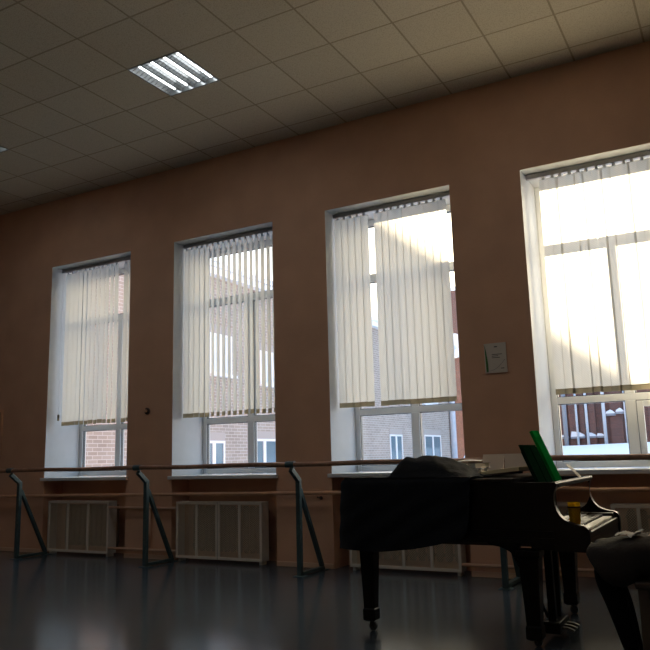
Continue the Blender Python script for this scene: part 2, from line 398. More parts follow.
# ------------------------------------------------------------------ radiators and their covers
def radiator(x0, x1, label):
    root = thing('radiator', label, 'radiator', 'radiators in the window niches', loc=((x0+x1)/2, 6.95, .08))
    n = int((x1-x0)/.085)
    for i in range(n):
        x = x0+(i+.5)*(x1-x0)/n
        m = MB(); m.tube([(x,6.95,.09),(x,6.95,.12),(x,6.95,.56),(x,6.95,.59)], [.026,.036,.036,.026], 10)
        m.build('section', M['iron'], root, smooth=True)
    m = MB(); m.tube([(x0,6.95,.15),(x1,6.95,.15)], .016, 8); m.tube([(x0,6.95,.53),(x1,6.95,.53)], .016, 8); m.build('header_pipe', M['iron'], root)
    loc_mb(root)
def cover(x0, x1, npan, label, split=False, y=D-.02, z0=.035, z1=.645):
    root = thing('radiator_cover', label, 'radiator cover', 'radiator covers under the windows', loc=((x0+x1)/2, y, z0))
    f = .028; m = MB()
    m.box(x0, x1, y-.02, y, z1-f, z1); m.box(x0, x1, y-.02, y, z0, z0+f)
    for i in range(npan+1):
        x = x0+(x1-x0)*i/npan; hw = f*.5
        if i in (0, npan): m.box(max(x0, x-f) if i else x0, x1 if i else x0+f, y-.02, y, z0+f, z1-f)
        else:
            if split and i == npan//2: hw = f*.95
            m.box(x-hw, x+hw, y-.02, y, z0+f, z1-f)
    m.box(x0, x0+.012, y, y+.12, z0, z1); m.box(x1-.012, x1, y, y+.12, z0, z1); m.box(x0+.012, x1-.012, y, y+.12, z1-.012, z1)
    m.build('cover_frame', M['cream'], root, bevel=.003)
    if split: MB().box((x0+x1)/2-.002, (x0+x1)/2+.002, y-.0215, y-.019, z0, z1).build('seam', M['ebony'], root)
    for i in range(npan):
        p = x0+(x1-x0)*i/npan; q = x0+(x1-x0)*(i+1)/npan
        MB().quad((p,y-.006,z0+.01),(q,y-.006,z0+.01),(q,y-.006,z1-.01),(p,y-.006,z1-.01)).build('perforated_panel', M['grille'], root)
    for x in (x0+.02, x1-.05):   # little feet so that it stands on the floor
        MB().box(x, x+.03, y+.005, y+.1, 0, z0).build('foot', M['cream'], root)
    loc_mb(root)
RX = [(-7.78,-6.74), (-5.70,-4.54), (-3.505,-2.365), (-1.02,.02-.19)]
cover(RX[0][0], RX[0][1], 3, 'cream three-panel radiator cover under the farthest left window')
cover(RX[1][0], RX[1][1], 4, 'cream four-panel radiator cover under the second window, dark centre seam', True)
cover(RX[2][0], RX[2][1], 4, 'cream four-panel radiator cover behind the piano tail leg')
cover(RX[3][0]-.02, RX[3][1]-.02, 4, 'cream radiator cover at the right edge beside the keyboard')
for (p, q), t in zip(RX, ('under the farthest left window', 'under the second window', 'behind the piano', 'beside the piano keyboard')):
    radiator(p+.06, q-.06, 'ribbed brown radiator showing through the cover ' + t)
def pipe(name, pts, r, label):
    o = MB().tube(pts, r, 10).build(name, M['pipe'], smooth=True); return tag(o, label, 'pipe', 'heating pipes along the window wall')
YP = D-.035
for x0, x1, t in ((-6.735, -5.705, 'between the first and second radiator covers'), (-2.36, -1.05, 'between the piano and the right radiator cover')):
    pipe('heating_pipe', [(x0,YP,.575),(x1,YP,.575)], .015, 'upper thin painted heating pipe crossing the pier ' + t)
    pipe('heating_pipe', [(x0,YP,.105),(x1,YP,.105)], .015, 'lower thin painted heating pipe near the floor ' + t)
pipe('heating_pipe', [(-6.10,YP,.12),(-6.10,YP,.56)], .016, 'short upright heating pipe on the pier behind the second barre stand')

# ------------------------------------------------------------------ ballet barre
BY, BZ = 6.09, 1.038
o = MB().tube([(-10.6+.4*i, BY, BZ+.004*math.sin(i*1.7)) for i in range(31)], .0228, 14).build('barre_rail', M['wood'], smooth=True)
tag(o, 'long brown wooden ballet barre rail held up by the teal steel stands', 'barre')
# painted rail along the wall
root = thing('wall_rail', 'lower tan painted wooden rail fixed along the window wall', 'rail', loc=(-4.8, 6.68, .72))
MB().tube([(-11.2+.5*i, 6.675, .684+.004*i) for i in range(30)], .019, 12).build('pole', M['tan_wood'], root, smooth=True)
for x in (-8.4, -6.1, -3.83, -1.9, .5):
    MB().bar((x,6.675,.70),(x,D,.69),.016,.014).lathe((x,D-.008,.69),[(.018,0),(.018,.008)],14,'y').build('bracket', M['dark_brown'], root)
loc_mb(root)
def stand(x, label):
    root = thing('barre_stand', label, 'barre stand', 'steel stands carrying the ballet barre', loc=(x, 6.25, 0))
    G = M['green_metal']; yp, yr = 6.235, 6.655
    MB().bar((x,yp,.012),(x,yp,.90),.046,.046,(0,1,0)).build('post', G, root, bevel=.004)
    MB().bar((x,yp,.885),(x,BY+.010,BZ-.046),.046,.044,(1,0,0)).build('arm', G, root, bevel=.004)
    MB().bar((x,yr,.035),(x,yp+.02,.80),.04,.04,(1,0,0)).build('brace', G, root, bevel=.004)
    MB().bar((x,yp-.02,.022),(x,yr+.02,.022),.046,.03,(0,0,1)).build('foot_bar', G, root, bevel=.004)
    MB().box(x-.05,x+.05,yp-.05,yp+.05,0,.006).build('base_plate', G, root); MB().box(x-.045,x+.045,yr-.03,yr+.06,0,.006).build('base_plate', G, root)
    m = MB(); m.lathe((x-.045,BY,BZ), [(.0235,0),(.030,0),(.030,.09),(.0235,.09)], 18, 'x'); m.build('clamp', G, root)
    loc_mb(root)
for x, l in ((-7.74,'teal steel barre stand at the far left edge before the first radiator'), (-5.71,'teal steel barre stand between first and second radiator covers'),
             (-3.785,'teal steel barre stand just left of the piano tail'), (-1.83,'teal steel barre stand half hidden beneath the piano')):
    stand(x, l)

# ------------------------------------------------------------------ things on the wall
# poster (certificate) between the third and fourth windows
root = thing('poster', 'small pale poster with green curved edge between third and fourth windows', 'poster', loc=(-1.935, D, 1.96))
x0, x1, z0, z1 = -2.037, -1.832, 1.822, 2.098
MB().box(x0, x1, D-.012, D-.001, z0, z1).build('sheet', M['poster'], root)
m = MB(); m.prism([(x0+.006,z1-.01)]+[(x0+.006+.026*math.sin(PI*t/10*.55), z1-.01-(z1-z0-.02)*t/10) for t in range(11)]+[(x0+.012,z0+.01)], D-.0145, D-.0122); m.build('green_band', M['poster_green'], root)
m = MB()
m.tube([(x0+.04+.15*t, D-.0135, z0+.02+.10*t*t) for t in [i/10 for i in range(11)]], .0012, 5)
m.box(x0+.095,x0+.125,D-.0135,D-.0122,z1-.04,z1-.03)
for zz, L_ in ((.105,.095),(.12,.06),(.135,.075)): m.box(x0+.07,x0+.07+L_,D-.0135,D-.0122,z1-zz-.004,z1-zz+.002)
m.box(x0+.15,x0+.18,D-.0135,D-.0122,z0+.035,z0+.042)
m.build('print', M['ink'], root); loc_mb(root)
# round knob
root = thing('round_fitting', 'small round dark brown fitting on the pier between the first two windows', 'wall fitting', loc=(-6.185, D, 1.69))
MB().lathe((-6.185,D-.001,1.695),[(.04,0),(.04,-.012),(.032,-.02)],20,'y').build('base', M['dark_brown'], root, smooth=False)
MB().lathe((-6.185,D-.022,1.695),[(.018,0),(.02,-.02),(.012,-.03)],16,'y').build('dial', M['tan_wood'], root); loc_mb(root)
# board at the left edge of the picture
root = thing('notice_board', 'tan framed board on the wall at the far left edge', 'board', loc=(-9.3, D, 1.5))
MB().box(-9.62,-8.80,D-.018,D-.002,1.27,1.82).build('panel', M['board'], root)
m = MB(); m.box(-9.66,-8.765,D-.026,D-.001,1.235,1.27); m.box(-9.66,-8.765,D-.026,D-.001,1.82,1.85); m.box(-9.66,-9.62,D-.026,D-.001,1.27,1.82); m.box(-8.80,-8.765,D-.026,D-.001,1.27,1.82)
m.build('board_frame', M['tan_wood'], root); loc_mb(root)

# ------------------------------------------------------------------ ceiling lamps
def lamp(x, y, label):
    root = thing('ceiling_light', label, 'ceiling light', 'square fluorescent lights in the tiled ceiling', loc=(x+T/2, y+T/2, H))
    z = H; e = .012
    m = MB(); m.box(x+.004,x+T-.004,y+.004,y+T-.004,z+.085,z+.09)
    for q in ((x+.004,x+.008,y+.004,y+T-.004),(x+T-.008,x+T-.004,y+.004,y+T-.004),(x+.008,x+T-.008,y+.004,y+.008),(x+.008,x+T-.008,y+T-.008,y+T-.004)): m.box(*q, z-.002, z+.085)
    for q in ((x-.004,x+e,y-.004,y+T+.004),(x+T-e,x+T+.004,y-.004,y+T+.004),(x+e,x+T-e,y-.004,y+e),(x+e,x+T-e,y+T-e,y+T+.004)): m.box(*q, z-.006, z-.0015)
    m.build('housing', M['louvre'], root)
    for i in range(4):
        cx = x+.075+.15*i
        m = MB(); m.tube([(cx,y+.03,z+.042),(cx,y+T-.03,z+.042)], .012, 10); m.build('tube', M['tube'], root)
    m = MB()
    for i in range(5):
        cx = x+.15*i; lo = max(cx-.012, x+.013); hi = min(cx+.012, x+T-.013)
        m.quad((lo,y+.013,z),(lo,y+T-.013,z),(cx,y+T-.013,z+.05),(cx,y+.013,z+.05)); m.quad((hi,y+.013,z),(hi,y+T-.013,z),(cx,y+T-.013,z+.05),(cx,y+.013,z+.05))
    for j in range(1, 12):
        cy = y+T*j/12
        for i in range(4):
            c0 = x+.15*i+.014; c1 = c0+.122; cm = (c0+c1)/2
            m.quad((c0,cy-.006,z),(cm,cy-.004,z+.022),(cm,cy+.004,z+.022),(c0,cy+.006,z)); m.quad((cm,cy-.004,z+.022),(c1,cy-.006,z),(c1,cy+.006,z),(cm,cy+.004,z+.022))
    m.build('louvre', M['louvre'], root); loc_mb(root)
lamp(*LAMPS[0], 'square lit fluorescent ceiling light with four bright tubes')
lamp(*LAMPS[1], 'ceiling light cut off by the left edge of the picture')

# ------------------------------------------------------------------ grand piano (bass side towards us, keyboard to the right)
PY0, PY1 = 4.42, 5.58
PX0, PX1 = -2.34, -.805
ZR, ZB = .918, .585
def catmull(P, n=8):
    out = []
    for i in range(len(P)-1):
        p0 = P[max(i-1,0)]; p1 = P[i]; p2 = P[i+1]; p3 = P[min(i+2,len(P)-1)]
        for k in range(n):
            t = k/n
            out.append(tuple(.5*((2*p1[j])+(-p0[j]+p2[j])*t+(2*p0[j]-5*p1[j]+4*p2[j]-p3[j])*t*t+(-p0[j]+3*p1[j]-3*p2[j]+p3[j])*t**3) for j in (0,1)))
    out.append(tuple(P[-1])); return out
# outline from the bass front corner of the case round the tail to the treble front corner
XC = -1.0
bent = catmull([(-2.27,PY0),(-2.325,PY0+.03),(-2.34,PY0+.10),(-2.335,PY0+.30),(-2.28,PY0+.43),(-2.16,PY0+.52),(-1.95,PY0+.66),(-1.75,PY0+.88),(-1.58,PY0+1.08),(-1.40,PY0+1.19),(-1.2,PY1),(XC,PY1)], 6)
outline = [(XC,PY0)] + [(XC-(XC+2.27)*i/12*-1*-1, PY0) for i in range(1, 12)] + bent
outline = [(XC,PY0)] + [(XC+(-2.27-XC)*i/12, PY0) for i in range(1, 12)] + bent
def inset(P, d):
    out = []
    for i, p in enumerate(P):
        a = Vector(P[max(i-1,0)]); b = Vector(P[min(i+1,len(P)-1)]); t = (b-a).normalized()
        out.append((p[0]+t.y*d, p[1]-t.x*d))
    return out
# orientation: travelling bass front -> tail -> treble; inside lies to the right of travel?
_t = inset(outline, .03)
if _t[3][1] < PY0: insd = lambda d: inset(outline, -d)
else: insd = lambda d: inset(outline, d)
piano = thing('grand_piano', 'black grand piano with cloth over its tail, keyboard facing right', 'piano', loc=(-1.6, 5.0, 0))
P = M['piano']
inn = insd(.035)
m = MB(); n = len(outline)
o0 = [m.bm.verts.new((x,y,ZB)) for x,y in outline]; o1 = [m.bm.verts.new((x,y,ZR)) for x,y in outline]
i0 = [m.bm.verts.new((x,y,ZB)) for x,y in inn]; i1 = [m.bm.verts.new((x,y,ZR)) for x,y in inn]
for k in range(n-1):
    m._f([o0[k],o0[k+1],o1[k+1],o1[k]]); m._f([i0[k],i0[k+1],i1[k+1],i1[k]]); m._f([o1[k],o1[k+1],i1[k+1],i1[k]]); m._f([o0[k],o0[k+1],i0[k+1],i0[k]])
for k in (0, n-1): m._f([o0[k],o1[k],i1[k],i0[k]])
rim = m.build('rim', P, piano)
# two mouldings low along the sides
def strip(d, z0, z1, x_lim, name):
    A = [p for p in insd(-d)]; B = [p for p in outline]
    m = MB(); idx = [k for k in range(n) if A[k][0] > x_lim]
    seq = [k for k in range(n-1)]
    v = [[m.bm.verts.new((*q, z)) for z in (z0, z1) for q in (A[k], B[k])] for k in range(n)]
    for k in seq:
        a, b = v[k], v[k+1]
        m._f([a[0],b[0],b[2],a[2]]); m._f([a[2],b[2],b[3],a[3]]); m._f([a[0],b[0],b[1],a[1]])
    return m.build(name, P, piano)
strip(.012, ZB-.008, ZB+.022, -9, 'moulding'); strip(.008, ZB+.045, ZB+.062, -9, 'moulding')
# underside
m = MB(); m._f([m.bm.verts.new((x,y,ZB+.004)) for x,y in inn]); m.build('bottom_board', M['piano_inner'], piano)
for y in (4.72, 5.1): MB().bar((-2.2,y,ZB-.03),(-1.15,y,ZB-.03),.06,.06).build('under_beam', M['piano_inner'], piano)
# wrest plank cover / stretcher across the front
MB().box(-1.205,-1.012,PY0+.036,PY1-.036,.86,.884).build('top_panel', M['piano_inner'], piano)
MB().box(-1.012,-.968,PY0+.056,PY1-.056,.886,ZR-.002).build('stretcher', P, piano, bevel=.006)
# arms with the scrolled profile
prof = catmull([(XC-.001,ZR),(-.972,ZR)],1)+catmull([(-.972,ZR),(-.968,.90),(-.985,.86),(-.988,.80),(-.968,.745),(-.935,.708),(-.895,.690),(-.865,.683),(-.835,.678),(-.813,.662),(-.805,.63),(-.805,.56)],5)[1:]
prof = prof+[(-.812,.535),(XC-.001,.535)]
for y0, y1 in ((PY0,PY0+.055),(PY1-.055,PY1)):
    MB().prism(prof, y0, y1).build('arm', P, piano, bevel=.006)
# keybed, slip, blocks, fallboard, keys
MB().box(-1.15,-.815,PY0+.056,PY1-.056,.535,.60).build('keybed', P, piano, bevel=.004)
MB().box(-.833,-.812,PY0+.056,PY1-.056,.601,.640).build('key_slip', P, piano, bevel=.006)
for y0, y1 in ((PY0+.056,PY0+.125),(PY1-.125,PY1-.056)): MB().box(-.985,-.834,y0,y1,.601,.672).build('key_block', P, piano, bevel=.008)
KY0, KY1 = PY0+.13, PY1-.13
m = MB(); m.prism([(-.998,.668),(-.986,.668),(-.984,.884),(-.998,.884)], KY0-.07, KY1+.07); m.build('fallboard', M['mirror_lacquer'], piano)
kw = (KY1-KY0)/52
wm = MB(); wm.box(-.985,-.838,.0006,kw-.0006,.605,.652); wk = wm.build('white_key', M['ivory'], piano, bevel=.0015)
wk.location.y = KY0
for i in range(1, 52):
    c = wk.copy(); COL.objects.link(c); c.parent = piano; c.location.y = KY0+kw*i
bk = MB().prism([(-.985,.652),(-.892,.652),(-.897,.664),(-.985,.664)], -.0055, .0055).build('black_key', M['ebony'], piano)
first = True
for i in range(51):
    if (i+5) % 7 in (2, 6): continue
    if first: c = bk; first = False
    else: c = bk.copy(); COL.objects.link(c); c.parent = piano
    c.location.y = KY0+kw*(i+1)
# lid: main part closed over the tail, front flap folded back on top of it
LX = -1.21; LO = insd(-.012)
lid_pts = [(max(min(x, -1.52), -9), y) for x, y in LO if x < LX]
ya = [y for x, y in LO if x < LX]
lid_pts = [(LX, PY0-.012)] + [p for p in lid_pts] + [(LX, ya[-1])]
m = MB(); m.prism(lid_pts, ZR+.002, ZR+.022, 'xy'); lid = m.build('lid', P, piano, weld=.001)
MB().box(-2.0,-1.525,PY0+.02,PY0+.62,ZR+.0235,ZR+.042).build('folded_lid_flap', P, piano, bevel=.003)
# music desk
desk = Matrix.Rotation(R(-22), 3, 'Y')
m = MB(); m.obox((-1.172,4.97,.99), .008, .30, .115, desk); md_ = m.build('music_desk', P, piano, bevel=.004)
MB().box(-1.16,-1.03,4.63,5.31,.885,.897).build('desk_shelf', P, md_, bevel=.003)
# legs
def leg(cx, cy, top, w0, w1, z0=.07):
    z1 = top
    m = MB()
    def ring(w, z): return [m.bm.verts.new((cx+a*w/2, cy+b*w/2, z)) for a, b in ((-1,-1),(1,-1),(1,1),(-1,1))]
    st = [(w0*1.18,z1),(w0*1.18,z1-.035),(w0*1.0,z1-.045),(w1,z0+.07),(w1*1.16,z0+.065),(w1*1.16,z0),(w1*.8,z0-.012)]
    rs = [ring(*s) for s in st]
    for i in range(len(rs)-1):
        for k in range(4): m._f([rs[i][k],rs[i][(k+1)%4],rs[i+1][(k+1)%4],rs[i+1][k]])
    m._f(rs[0][::-1]); m._f(rs[-1])
    l = m.build('leg', P, piano, bevel=.005)
    m = MB(); wr_ = min(.027, z0*.5); m.tube([(cx,cy,z0-.008),(cx,cy,wr_)], .014, 10); m.bar((cx,cy-.016,z0-.013),(cx+.012,cy-.016,wr_),.006,.02,(0,1,0)); m.bar((cx,cy+.016,z0-.013),(cx+.012,cy+.016,wr_),.006,.02,(0,1,0))
    ca = m.build('caster', M['brass'], l)
    m = MB(); m.lathe((cx+.012,cy,wr_),[(wr_*.75,-.013),(wr_,-.009),(wr_,.009),(wr_*.75,.013)],18,'y'); m.build('caster_wheel', M['ebony'], l)
leg(-2.205, 4.50, ZB-.004, .10, .072)
leg(-1.165, 4.50, .534, .115, .080, .045)
leg(-1.155, 5.48, .534, .115, .080)
# scroll brackets where the front legs meet the case
for y in (4.51, 5.48):
    pf = catmull([(-1.42,.58),(-1.39,.556),(-1.33,.545),(-1.275,.52),(-1.245,.485),(-1.235,.45)],5)+[(-1.23,.45),(-1.23,.58)]
    MB().prism(pf, y-.045, y+.045).build('leg_bracket', P, piano, bevel=.004)
# pedal lyre
ly = MB(); cx, cy = -1.115, 4.80
for dy in (-.085, .085): ly.bar((cx,cy+dy,.534),(cx,cy+dy*.8,.10),.045,.045,(0,1,0))
ly.box(cx-.03,cx+.03,cy-.13,cy+.13,.50,.534); ly.box(cx-.05,cx+.05,cy-.13,cy+.13,.035,.10)
lyre = ly.build('pedal_lyre', P, piano, bevel=.005)
MB().bar((cx-.03,cy,.08),(cx-.28,cy,.56),.018,.018).build('lyre_brace', P, lyre)
for dy in (-.075, 0, .075):
    MB().prism([(cx+.03,.072),(cx+.09,.068),(cx+.125,.055),(cx+.118,.045),(cx+.08,.058),(cx+.03,.060)], cy+dy-.012, cy+dy+.012).build('pedal', M['brass'], lyre, bevel=.003)
loc_mb(piano)

# ------------------------------------------------------------------ cloth over the tail
def cloth_cover():
    m = MB()
    O = [p for p in insd(-.028)]
    # walk along the outline from the right end of the cloth on the bass side, round the tail, to the bent side
    path = []
    for k in range(len(O)-1):
        a, b = Vector(O[k]), Vector(O[k+1])
        s = max(1, int((b-a).length/.012))
        for j in range(s): path.append(tuple(a+(b-a)*j/s))
    path = [p for p in path if p[0] < -1.46]
    nP = len(path); ZTOP = ZR+.034
    def drop(i):
        x, y = path[i]
        if y < PY0+.02:
            pts = [(-2.36,.515),(-2.2,.505),(-2.05,.505),(-1.85,.525),(-1.7,.553),(-1.6,.578),(-1.53,.592),(-1.49,.64),(-1.47,.75),(-1.455,.90)]
            for (xa,za),(xb,zb) in zip(pts, pts[1:]):
                if xa <= x <= xb: return za+(zb-za)*(x-xa)/(xb-xa)
            return .51 if x < -2 else .9
        f = i/nP
        return .52+.05*math.sin(i*.05)
    nv = 26; V = []
    for i, (x, y) in enumerate(path):
        a = Vector(path[max(i-1,0)]); b = Vector(path[min(i+1,nP-1)]); t = (b-a).normalized()
        nrm = Vector((t.y, -t.x));
        if (Vector((x,y))-Vector((-1.9,4.8))).dot(nrm) < 0: nrm = -nrm
        zb = drop(i); col = []
        for j in range(nv+1):
            f = j/nv; z = ZTOP+.004-(ZTOP+.004-zb)*f
            # diagonal swags on the bass side, vertical folds elsewhere
            w = (.008*math.sin((x*1.0-z*1.6)*24+2*noise.noise(Vector((x*3,y*3,z*3))))+.008*noise.noise(Vector((x*5,y*5,z*2))))*(1 if y < PY0+.02 and x > -2.25 else .35)
            off = max(-.002, .012+w*min(1,f*2.2)) + .022*f
            if j == 0: off = -.012
            elif j == 1: off = .004
            col.append(m.bm.verts.new((x+nrm.x*off, y+nrm.y*off, z-(0 if j else 0))))
        V.append(col)
    for i in range(nP-1):
        for j in range(nv): m._f([V[i][j],V[i+1][j],V[i+1][j+1],V[i][j+1]])
    # top of the cloth: heap of folds to the right
    def heap(x, y):
        h = 0
        t = (x+2.01)/.53; hy = max(0, 1-abs((y-4.66)/.25)**3)
        hx = 0 if not 0 < t < 1 else min(1, t*7)**.5*(1 if t < .5 else 1-((t-.5)/.5)**1.3)
        h = .116*hx*hy**.5
        n1 = noise.noise(Vector((x*9, y*6, 1.3))); n2 = noise.noise(Vector((x*20+y*9, y*14, 4.1)))
        if h > 0: h = max(0, h*(1+.32*n1)+.008*n2*min(1,h*20))
        return h+.003*n1
    tv = {}
    nx, ny = 90, 60
    def at(i, j):
        # span between bass-side edge and bent-side edge at this x
        x = -2.345+(-1.46+2.345)*i/nx
        ys = [p[1] for p in path if abs(p[0]-x) < .02]
        hi = max(ys) if ys else PY0; lo = min(ys) if ys else PY0
        y = lo+(hi-lo)*j/ny
        return Vector((x, y, ZTOP+heap(x,y)+.003))
    G = [[m.bm.verts.new(at(i,j)) for j in range(ny+1)] for i in range(nx+1)]
    for i in range(nx):
        for j in range(ny): m._f([G[i][j],G[i+1][j],G[i+1][j+1],G[i][j+1]])
    o = m.build('piano_cover', M['cloth'], smooth=True)
    return tag(o, 'black cloth cover draped over the piano tail, bunched up on the lid', 'cloth')
cloth_cover()

# ------------------------------------------------------------------ music and small things on the piano
def sheet(name, c, hx, hy, rz, tilt, mt, label, thick=.004, group=None, cat='sheet music', tilty=0, curl=0.0):
    rot = Matrix.Rotation(rz,3,'Z') @ Matrix.Rotation(tilt,3,'X') @ Matrix.Rotation(tilty,3,'Y')
    m = MB()
    top = m.grid(lambda u, v: Vector(c)+rot @ Vector(((u-.5)*2*hx, (v-.5)*2*hy, thick+curl*math.sin(PI*u)*(.5+.5*math.sin(4*v)))), 8, 8)
    bot = m.grid(lambda u, v: Vector(c)+rot @ Vector(((u-.5)*2*hx, (v-.5)*2*hy, curl*math.sin(PI*u)*(.5+.5*math.sin(4*v)))), 8, 8)
    b = m.bm
    for i in range(8):
        m._f([top[i][0],top[i+1][0],bot[i+1][0],bot[i][0]]); m._f([top[i][8],top[i+1][8],bot[i+1][8],bot[i][8]])
        m._f([top[0][i],top[0][i+1],bot[0][i+1],bot[0][i]]); m._f([top[8][i],top[8][i+1],bot[8][i+1],bot[8][i]])
    return tag(m.build(name, mt), label, cat, group)

Y0b = ZR+.040
# a pile beside the bunched cloth
def booklet(name, x0, x1, y0, y1, z0, z1, rz, cover, label, cat, pages=True):
    c = Vector(((x0+x1)/2,(y0+y1)/2,(z0+z1)/2)); rot = Matrix.Rotation(rz,3,'Z')
    root = thing(name, label, cat, 'music pile on the piano lid', loc=(c.x,c.y,z0))
    hx, hy, hz = (x1-x0)/2, (y1-y0)/2, (z1-z0)/2
    m = MB(); t = .0025
    m.obox(c+Vector((0,0,hz-t/2)), hx, hy, t/2, rot); m.obox(c-Vector((0,0,hz-t/2)), hx, hy, t/2, rot); m.obox(c+rot@Vector((-hx+t/2,0,0)), t/2, hy, hz-t, rot)
    m.build('cover', cover, root)
    MB().obox(c+rot@Vector((-.003,0,0)), hx-.008, hy-.008, hz-t*1.02, rot).build('pages', M['paper'], root)
    loc_mb(root)
M['maroon'] = mat('maroon_cover', (.07,.02,.015), .5)
M['bluewhite'] = mat('pale_cover', (.55,.60,.70), .4)
booklet('songbook', -1.78, -1.575, 4.93, 5.21, Y0b+.008, Y0b+.036, .12, M['bluewhite'], 'pale blue-white songbook at the bottom of the pile beside the bunched cloth', 'book')
booklet('songbook', -1.79, -1.58, 4.92, 5.20, Y0b+.0365, Y0b+.070, -.05, M['maroon'], 'dark maroon songbook on top of the pale one beside the bunched cloth', 'book')
sheet('sheet_music', (-1.70, 5.07, Y0b+.082), .10, .14, .25, R(1.5), M['paper'], 'loose white music sheet lying on top of the maroon songbook', .001, cat='sheet music', tilty=R(-2), curl=.012)
# yellowed open score on the lid
root = thing('open_score', 'yellowed open music score lying on the piano lid left of the dark folder', 'sheet music', loc=(-1.36,4.95,ZR+.022))
rot = Matrix.Rotation(R(-6),3,'Y') @ Matrix.Rotation(R(-4),3,'Z')
M['oldedge'] = mat('yellowed_pages', (.88,.74,.44), .4)
MB().obox((-1.385,4.82,ZR+.059), .145, .11, .010, rot).build('pages', M['oldedge'], root)
MB().obox((-1.385,5.045,ZR+.061), .145, .11, .012, rot).build('pages', M['oldedge'], root)
MB().obox((-1.387,4.93,ZR+.0445), .15, .225, .002, rot).build('cover', M['maroon'], root)
loc_mb(root)
# booklet propped at the far rim
root = thing('music_booklet', 'open beige music booklet propped up at the far side of the piano', 'book', loc=(-1.53,5.5,ZR+.022))
m = MB(); rt = Matrix.Rotation(R(-20),3,'X')
for k_, sx in ((-1,-.085),(1,.085)): m.obox((-1.545+sx,5.44,ZR+.104), .082, .003, .065, Matrix.Rotation(R(5*k_),3,'Z') @ rt)
m.build('pages', M['paper_warm'], root)
loc_mb(root)
# folders on the music desk
fold = Matrix.Rotation(R(-22),3,'Y')
def on_desk(y, h, off=0, z=.899):  # centre of a slab of half height h standing on the desk shelf
    return Vector((-1.118,y,z)) + fold @ Vector((off,0,h))
root = thing('music_folder', 'dark green ring folder standing open on the music desk', 'folder', loc=(-1.118,4.80,.898))
m = MB(); m.obox(on_desk(4.705,.128), .004, .10, .128, fold); m.obox(on_desk(4.905,.128), .004, .095, .128, fold); m.build('cover', M['green_dark'], root, bevel=.002)
m = MB(); m.obox(on_desk(4.705,.120,.008), .003, .088, .118, fold); m.obox(on_desk(4.90,.120,.008), .003, .085, .118, fold); m.build('clear_pockets', M['green_dark'], root)
MB().obox(on_desk(4.807,.128,-.001), .008, .006, .128, fold).build('spine', M['green_dark'], root); loc_mb(root)
gm = fold @ Matrix.Rotation(R(-3),3,'Z')
root = thing('green_folder', 'tall bright green plastic folder standing on the music desk', 'folder', loc=(-1.118,5.1,.898))
m = MB(); m.obox(on_desk(5.145,.178,.012), .0015, .080, .178, gm); m.build('front_cover', M['green_lit'], root)
m = MB(); m.obox(on_desk(5.145,.178,-.002), .0015, .080, .178, gm); m.build('back_cover', M['green_lit'], root)
m = MB(); m.obox(on_desk(5.064,.178,.005), .007, .0015, .178, gm); m.build('spine', M['green_lit'], root); loc_mb(root)
sheet('music_page', (-1.030, 5.285, .955), .065, .055, 0, 0, M['paper'], 'loose white page sticking out at the foot of the green folder', .001, tilty=R(48), curl=.006)
# yellow cup on the bass key block
root = thing('yellow_cup', 'yellow plastic cup standing at the near end of the keyboard', 'cup', loc=(-.897,4.512,.672))
cx, cy = -.897, 4.512
MB().lathe((cx,cy,.6735), [(.001,0),(.027,0),(.030,.004),(.034,.122),(.036,.126),(.034,.128),(.031,.122),(.027,.006),(.001,.006)], 24).build('cup_body', M['yellow'], root, smooth=True)
MB().lathe((cx,cy,.6735), [(.0355,.098),(.0365,.098),(.0365,.106),(.0355,.106)], 24).build('rim_band', M['brass'], root); loc_mb(root)

# ------------------------------------------------------------------ bench and pianist
root = thing('piano_bench', 'dark wooden bench under the seated person at the right edge', 'bench', loc=(-.25,4.18,0))
bx0, bx1, by0, by1 = -.528, .06, 3.98, 4.38
MB().box(bx0-.01,bx1+.01,by0-.01,by1+.01,.43,.465).build('seat', M['bench'], root, bevel=.008)
m = MB(); m.box(bx0+.05,bx1-.05,by0+.006,by0+.026,.36,.43); m.box(bx0+.05,bx1-.05,by1-.026,by1-.006,.36,.43); m.box(bx0+.006,bx0+.026,by0+.05,by1-.05,.36,.43); m.box(bx1-.026,bx1-.006,by0+.05,by1-.05,.36,.43); m.build('apron', M['bench'], root)
for x in (bx0, bx1-.05):
    for y in (by0, by1-.05): MB().box(x, x+.05, y, y+.05, 0, .43).build('leg', M['bench'], root, bevel=.004)
loc_mb(root)

